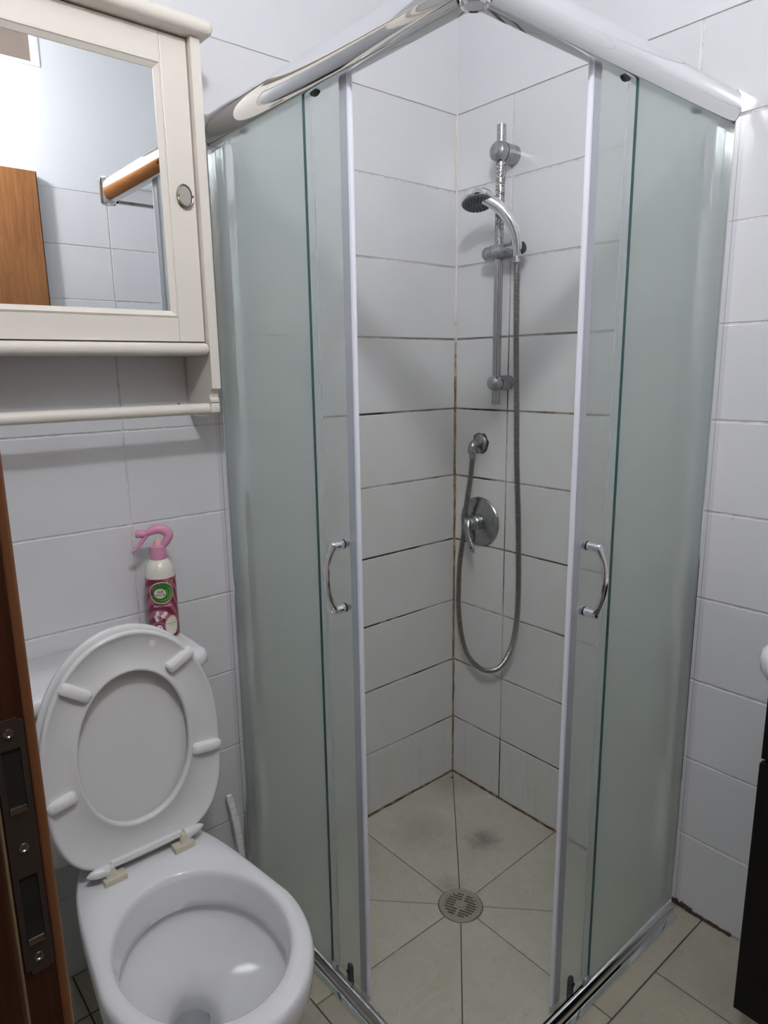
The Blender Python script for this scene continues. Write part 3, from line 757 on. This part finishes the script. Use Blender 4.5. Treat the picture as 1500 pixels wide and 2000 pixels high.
lobj('flush_button', [(.0001, 0), (.019, 0), (.019, .003), (.017, .005), (.0001, .005)], m_chrome, to, (0, -.1, .7605))
# raised seat & lid, built in (u, v, w): u across, v up, w toward camera
def SP(u, v, w_):
    th_ = math.atan2(.022, .44)
    return (u+.006, -.262+v*math.sin(th_)-w_*math.cos(th_), .413+v*math.cos(th_)+w_*math.sin(th_)*0)
def sup(a, bu, bl, vc, nu, nl, sc=0):
    pts = []
    for k in range(NS):
        t = 2*PI*k/NS; c_, s_ = math.cos(t), math.sin(t); n = nu if s_ >= 0 else nl; b = bu if s_ >= 0 else bl
        pts.append((math.copysign(abs(c_)**(2/n), c_)*(a-sc), vc+math.copysign(abs(s_)**(2/n), s_)*(b-sc)))
    return pts
SO = lambda sc=0: sup(.1655, .228, .216, .218, 2.05, 3.3, sc)
SI = lambda sc=0: sup(.1045, .148, .148, .2215, 2.05, 2.15, sc)
def r3(pts, w_): return [SP(u, v, w_) for u, v in pts]
bm = bmesh.new()
rs = [r3(SO(.004), -.016), r3(SO(0), -.010), r3(SO(0), -.002), r3(SO(.003), .0015), r3(SO(.007), .001), r3(SO(.012), -.0035), r3(blend(SO(.0), SI(.0), .6), -.0040),
      r3(SI(-.010), -.0025), r3(SI(-.005), .0008), r3(SI(-.001), .0008), r3(SI(.001), -.002), r3(SI(.001), -.012), r3(SI(-.004), -.0165)]
V = [[bm.verts.new(v) for v in r] for r in rs]; V.append(V[0])
for a, b in zip(V, V[1:]):
    for i in range(NS): bm.faces.new((a[i], a[(i+1)%NS], b[(i+1)%NS], b[i]))
seat = link('seat', mesh(bm, 'seat', 60), m_seat, to)
bm = bmesh.new()
loft(bm, [r3(SO(.012), -.040), r3(SO(.000), -.037), r3(SO(-.004), -.032), r3(SO(-.004), -.026), r3(SO(-.001), -.0235), r3(SO(.010), -.0235), r3(SO(.02), -.0245), r3(SO(.10), -.0265)])
link('lid', mesh(bm, 'lid', 60), m_seat, to)
def uv_of(x, z): return (x-TX-.006, (z-.413)/math.cos(math.atan2(.022, .44)))
for (xa, za), (xb, zb) in (((-1.224,.789), (-1.180,.757)), ((-1.032,.766), (-.985,.790)), ((-.999,.588), (-.944,.581)), ((-1.268,.577), (-1.223,.586))):
    ua, va = uv_of(xa, za); ub, vb = uv_of(xb, zb); c0 = Vector(((ua+ub)/2, (va+vb)/2)); d = Vector((ub-ua, vb-va)); L_ = d.length/2+.002; d.normalize(); nn = Vector((-d.y, d.x))
    bm = bmesh.new(); rings = []
    for w_, l_, h_ in ((-.005, L_, .0105), (.004, L_, .0105), (.0075, L_-.003, .0085), (.0098, L_-.007, .0045)):
        rings.append([SP(*(c0+d*a+nn*b), w_) for a, b in ((l_-.004, -h_), (l_, -h_+.004), (l_, h_-.004), (l_-.004, h_), (-l_+.004, h_), (-l_, h_-.004), (-l_, -h_+.004), (-l_+.004, -h_))])
    loft(bm, rings); link('bumper', mesh(bm, 'bumper', 30), m_bumpr, seat)
u0, v0 = uv_of(-1.056, .822)
bm = bmesh.new(); 
for k in range(1):
    c0 = SP(u0, v0, -.0046); nrm = Vector(SP(0,0,1))-Vector(SP(0,0,0)); lathe(bm, [(.0068, 0), (.0068, .0008), (.0062, .0012), (.0001, .0012)], c0, nrm, 24)
link('moulding_mark', mesh(bm, 'moulding_mark', 30), m_seat, seat)
# hinge bar and barrels
bm = bmesh.new()
pr = [(0,-.012), (.010,-.012), (.012,-.004), (.010,.004), (.003,.006), (0,.004)]
loft(bm, [[SP(u, v+.008, w_) for v, w_ in pr] for u in (-.070, .066)]); link('hinge_bar', mesh(bm, 'hinge_bar', 30), m_seat, seat)
for s0, x0 in ((-1, -.080), (1, .080)):
    prof = [(.0001, 0), (.0105, 0), (.0112, .002), (.0105, .010), (.0092, .022), (.0066, .031), (.0035, .037), (.0001, .040)]
    lobj('hinge_barrel', prof, m_seat, seat, (x0+.003-s0*.006, -.267, .424), (s0, 0, .08), 20)
    hb = box('hinge_block', x0-s0*.013+.003-.0205, x0-s0*.013+.003+.0205, -.284, -.262, .4005, .4125, m_cream, to, .0015)
    bm = bmesh.new(); xx = x0-s0*.008+.003
    loft(bm, [rr3(xx-.010, xx+.010, -.280, -.264, .003, .411), rr3(xx-.009, xx+.009, -.277, -.264, .003, .422), rr3(xx-.006, xx+.006, -.275, -.264, .003, .430)])
    link('hinge_post', mesh(bm, 'hinge_post', 30), m_cream, hb)
    lobj('pin_washer', [(.0001,0),(.0115,0),(.0118,.002),(.0115,.004),(.0001,.004)], m_seat, hb, (x0+.005-s0*.0045, -.266, .418), (s0,0,0), 18)

# ribbed strip beside the toilet
st = thing('ribbed_strip', (-.812, -.012, 0), 'narrow ribbed white plastic strip leaning in the gap between toilet and shower', 'plastic strip')
def scurve(t):    # t: 0 bottom..1 top
    z = .002+.284*t; y = -.006-.020*math.sin(PI*min(1, t*1.02)); x = .012-.018*t**1.5; return x, y, z
nseg = 17
for k in range(nseg):
    a = k/nseg; b = (k+.93)/nseg; bm = bmesh.new(); rings = []
    for t, g in ((a, .0006), ((a+b)/2, 0), (b, .0006)):
        x, y, z = scurve(t); w_ = .0085-(.002 if t > .98 else 0)
        rings.append([(x-w_+g, y+.004, z), (x-w_+g, y-.005, z), (x-w_+.002+g, y-.007+g, z), (x+w_-.002-g, y-.007+g, z), (x+w_-g, y-.005, z), (x+w_-g, y+.004, z)])
    loft(bm, rings); link('rib', mesh(bm, 'rib', 30), m_bumpr, st)
bm = bmesh.new(); rings = []
for k in range(21):
    x, y, z = scurve(k/20*.985); rings.append([(x-.006, y+.0055, z), (x-.006, y-.004, z), (x+.006, y-.004, z), (x+.006, y+.0055, z)])
loft(bm, rings); link('core', mesh(bm, 'core'), m_greyp if False else m_bumpr, st)

# ------------------------------------------------------------------ spray bottle on the tank lid
bt = thing('spray_bottle', (-.962, -.062, .7612), 'air freshener spray bottle with pink trigger and burgundy label on the tank lid', 'spray bottle')
rb = .0308
lobj('body', [(.0001, 0), (.028, 0), (rb, .003), (rb, .135), (.0303, .146), (.0275, .157), (.0235, .165), (.0175, .171), (.0155, .173), (.0155, .180), (.0001, .180)], m_bottle, bt, seg=40)
fa = math.atan2(-1.4429+.062, -1.5003+.962)     # direction to the viewer side, label centre
def cyl(u, z, r): a = fa+u/rb; return (r*math.cos(a), r*math.sin(a), z)      # u to the image right
def wrapmesh(bm, r, th=.0003, subdiv=True):
    for v in bm.verts:
        u, z, d = v.co.x, v.co.z, v.co.y; v.co = cyl(u, z, r+d)
def decal(name, pts, z0, r, m, par, holes=None):
    """flat polygon in (u,z) wrapped onto the bottle as a thin printed layer"""
    bm = bmesh.new(); f = bm.faces.new([bm.verts.new((u, 0, z)) for u, z in pts])
    bmesh.ops.triangulate(bm, faces=[f])
    wrapmesh(bm, r)
    return link(name, mesh(bm, name), m, par)
lab = lobj('label', [(rb+.0003, .004), (rb+.0006, .0045), (rb+.0006, .1335), (rb+.0003, .134)], m_label, bt, seg=48)
bm = bmesh.new(); bm.from_mesh(lab.data); bmesh.ops.delete(bm, geom=[f for f in bm.faces if len(f.verts) > 4], context='FACES_ONLY'); bm.to_mesh(lab.data); bm.free()
def disc(name, u, z, ru, rz, layer, m, n=32, par=None):
    bm = bmesh.new(); c = bm.verts.new((u, 0, z)); rr = []
    for q in (.5, 1): rr.append([bm.verts.new((u+ru*q*math.cos(2*PI*k/n), 0, z+rz*q*math.sin(2*PI*k/n))) for k in range(n)])
    for k in range(n):
        bm.faces.new((c, rr[0][k], rr[0][(k+1)%n])); bm.faces.new((rr[0][k], rr[1][k], rr[1][(k+1)%n], rr[0][(k+1)%n]))
    wrapmesh(bm, rb+.0006+.00015*layer); return link(name, mesh(bm, name), m, par or lab)
EZ = .1045
disc('emblem_rim', 0, EZ, .0255, .0238, 1, m_pcream); disc('emblem', 0, EZ, .0238, .0220, 2, m_pgreen)
disc('emblem_swirl', .0035, EZ-.0015, .0185, .0165, 3, m_pgreen2); disc('emblem_shade', -.0010, EZ+.0010, .0175, .0162, 4, m_pgreen)
disc('emblem_centre', -.003, EZ-.001, .0118, .0105, 5, m_pcream)
def text(name, s, u, z, size, layer, m, par, shear=0, align='CENTER', sy=1):
    cu = bpy.data.curves.new(name, 'FONT'); cu.body = s; cu.size = size; cu.align_x = align; cu.align_y = 'CENTER'; cu.shear = shear; cu.offset = size*.012
    o = bpy.data.objects.new(name, cu); COL.objects.link(o)
    dg = bpy.context.evaluated_depsgraph_get(); me = bpy.data.meshes.new_from_object(o.evaluated_get(dg)); bpy.data.objects.remove(o)
    bm = bmesh.new(); bm.from_mesh(me)
    for v in bm.verts: x, y = v.co.x, v.co.y; v.co = (u+x, 0, z+y*sy)
    wrapmesh(bm, rb+.0006+.00015*layer)
    return link(name, mesh(bm, name), m, par)
text('lettering', 'AiR', -.0025, EZ+.0025, .0085, 6, m_pdark, lab, .15); text('lettering', 'WICK', -.003, EZ-.0045, .0078, 6, m_pdark, lab, .15)
text('lettering', 'תוחיר לרטנמ', .000, .0755, .0068, 2, m_pwhite, lab)
decal('price_tag', [(.0125,.121),(.0265,.124),(.0265,.1325),(.0125,.1295)], 0, rb+.0009, m_pyel, lab)
decal('tag_print', [(.0145,.1275),(.0255,.1300),(.0255,.1312),(.0145,.1287)], 0, rb+.0010, m_pdark, lab)
disc('round_panel', .0165, .031, .0155, .0225, 1, m_prose); disc('round_panel', .0170, .030, .0140, .0205, 2, m_pcream)
for du, dz, r_, mm in ((-.010,.060,.0055,m_pwhite), (-.014,.052,.0050,m_pcream), (-.004,.061,.0045,m_prose), (.0035,.0585,.0050,m_pwhite), (-.0075,.0505,.0062,m_prose), (-.0065,.0500,.0040,m_pcream), (-.0065,.0500,.0022,m_pplum), (-.001,.0535,.0042,m_pwhite), (.003,.0500,.0035,m_prose), (-.013,.0460,.0042,m_pwhite)):
    disc('blossom', du, dz, r_, r_, 3+random.random()*2, mm, 12)
disc('seal_badge', -.0105, .0265, .0105, .0105, 3, m_pplum, 24); disc('seal_badge', -.0095, .0275, .0070, .0070, 4, m_pwhite, 24)
text('lettering', '12', -.0095, .0270, .0085, 5, m_pplum, lab)
for k in range(5): decal('print_mark', [(.006+k*.0042,.0345),(.0094+k*.0042,.0345),(.0094+k*.0042,.0355),(.006+k*.0042,.0355)], 0, rb+.0010, m_pdark, lab)
for k in range(2): decal('print_mark', [(.012+k*.0042,.0300),(.0152+k*.0042,.0300),(.0152+k*.0042,.0308),(.012+k*.0042,.0308)], 0, rb+.0010, m_pdark, lab)
lobj('collar', [(.0001, .1715), (.0168, .1715), (.0172, .174), (.0165, .199), (.0120, .2005), (.0001, .2005)], m_pink, bt, seg=32)
lobj('pump_stem', [(.0001, .199), (.0085, .199), (.0080, .207), (.0050, .212), (.0042, .214), (.0001, .214)], m_nozzle, bt)
lobj('inner_tube', [(.0001, .213), (.0026, .213), (.0026, .222), (.0001, .222)], m_bottle, bt, seg=10)
ru_ = Vector((-math.sin(fa), math.cos(fa), 0))     # image-right direction
if ru_.dot(R_) < 0: ru_ = -ru_
def TB(u, z): return tuple(ru_*u+Vector((0, 0, z)))
def ribbon(name, pts, m, par):     # pts (u, z, half height, half depth)
    cp = catmull(pts, 5); bm = bmesh.new(); rings = []; dn = Vector((math.cos(fa), math.sin(fa), 0))
    for i, q in enumerate(cp):
        a, b = cp[max(i-1, 0)], cp[min(i+1, len(cp)-1)]; d = Vector((b[0]-a[0], b[1]-a[1])).normalized(); n = Vector((-d.y, d.x))
        r = []
        for k in range(12):
            t = 2*PI*k/12; o_ = n*q[2]*math.cos(t); r.append(tuple(Vector(TB(q[0]+o_.x, q[1]+o_.y))+dn*q[3]*math.sin(t)))
        rings.append(r)
    loft(bm, rings); return link(name, mesh(bm, name, 60), m, par)
hd = ribbon('spray_head', [(.0125,.199,.0065,.0085), (.018,.207,.0080,.0095), (.0235,.219,.0100,.010), (.019,.229,.0105,.010), (.009,.2345,.0105,.010), (-.002,.2350,.0100,.010), (-.014,.231,.0085,.0095), (-.022,.2285,.0060,.0075), (-.028,.2275,.0055,.007)], m_pink, bt)
lobj('nozzle_cap', [(.0001,0), (.0078,0), (.0085,.002), (.0085,.015), (.0065,.0185), (.0001,.019)], m_pink, hd, TB(-.024,.2275), tuple(-ru_+Vector((0,0,.02))), 16)
ribbon('trigger', [(-.014,.231,.0050,.0065), (-.022,.222,.0050,.006), (-.030,.212,.0045,.006), (-.038,.201,.0038,.0058), (-.046,.194,.0034,.0055), (-.053,.1895,.0026,.005)], m_pink, hd)

# ------------------------------------------------------------------ vanity and basin at the right edge
vn = thing('vanity_unit', (0, -1.35, 0), 'black wall-hung vanity cabinet at the right edge of the picture', 'vanity')
def wbox(name, par, root, *a, **k): o = box(name, *a, par, **k); return world_part(o, root)
wbox('body', vn, vn, -.335, -.001, -1.60, -1.052, .185, .82, m_vanity, bev=.001)
for i, (ya, yb_) in enumerate(((-1.050, -1.324), (-1.328, -1.602))):
    dd = wbox('door', vn, vn, -.352, -.337, yb_, ya, .168, .662, m_vanity, bev=.0012)
    kk = lobj('knob', [(.0001,0),(.005,0),(.005,.012),(.009,.016),(.009,.022),(.0001,.024)], m_chrome, dd, (-.352, yb_+.03 if i == 0 else ya-.03, .60), (-1,0,0), 16); world_part(kk, vn)
wbox('drawer_front', vn, vn, -.347, -.337, -1.602, -1.050, .668, .815, m_vanity, bev=.001)
bs = thing('wash_basin', (0, -1.33, .82), 'white rounded ceramic wash basin on the black vanity', 'sink')
bm = bmesh.new()
X0, X1, Y0, Y1 = -.415, -.001, -1.625, -1.040
def rr3b(i, z, r): return [(x, y+1.33, z-.82) for x, y in rrect(X0+i, X1-min(i, .02)*.5, Y0+i, Y1-i, r)]
loft(bm, [rr3b(.03,.821,.03), rr3b(.010,.828,.045), rr3b(.002,.842,.05), rr3b(.0,.860,.052), rr3b(.003,.873,.052), rr3b(.012,.879,.045), rr3b(.035,.879,.035), rr3b(.045,.872,.04), rr3b(.055,.850,.05), rr3b(.09,.836,.06), rr3b(.13,.832,.06)])
link('basin', mesh(bm, 'basin', 50), m_cer, bs)
lobj('plug', [(.0001,0),(.022,0),(.022,.002),(.0001,.004)], m_chrome, bs, (-.21, 0, .0125))
tp = thing('basin_tap', (-.06, -1.33, .879), 'chrome tap on the rim of the white wash basin', 'tap')
lobj('tap_body', [(.0001,0),(.024,0),(.022,.01),(.020,.09),(.0001,.10)], m_chrome, tp)
tobj('spout', catmull([(0,0,.07),(-.05,0,.09),(-.10,0,.085),(-.12,0,.06)], 5), .011, m_chrome, tp)
tobj('lever', [(0,0,.10),(-.03,0,.115),(-.08,0,.13)], [.008,.007,.005], m_chrome, tp)

# ------------------------------------------------------------------ tiny debris
bm = bmesh.new(); loft(bm, [[(-.004,-.002,.0002),(.005,-.003,.0002),(.006,.002,.0002),(-.003,.0025,.0002)], [(-.003,-.001,.0014),(.004,-.002,.0016),(.005,.0015,.0012),(-.002,.0015,.0015)]])
ch = link('plaster_chip', mesh(bm, 'plaster_chip'), m_sealw, None, (-.020, -.178, .0005)); ch.rotation_euler = (0, 0, -.9); tag(ch, 'tiny white chip lying near the wall on the shower floor', 'debris')
bm = bmesh.new(); tube(bm, catmull([(-.005,.001,.002),(-.001,-.001,.0028),(.004,.0005,.002),(.006,.003,.0015)], 4), [.0012]*4+[.0020]*6+[.0012]*3, 8)
ch = link('dark_crumb', mesh(bm, 'dark_crumb', 60), m_black, None, (-.035, -.030, .0008)); ch.rotation_euler = (0,0,-.6); tag(ch, 'tiny black crumb in the far corner of the shower floor', 'debris')

# ------------------------------------------------------------------ lamp above the doorway
lp = thing('wall_lamp', (XL, LAMP_POS.y, LAMP_POS.z), 'round white globe lamp on the wall above the doorway', 'lamp')
lobj('backplate', [(.0001, 0), (.045, 0), (.045, .008), (.02, .014), (.012, .025), (.012, .150), (.0001, .150)], m_paint, lp, (0,0,0), (1,0,0))
bm = bmesh.new(); bmesh.ops.create_uvsphere(bm, u_segments=24, v_segments=16, radius=.045, matrix=Matrix.Translation((LAMP_POS.x-XL, 0, 0)))
link('globe', mesh(bm, 'globe', 'all'), m_lamp, lp)
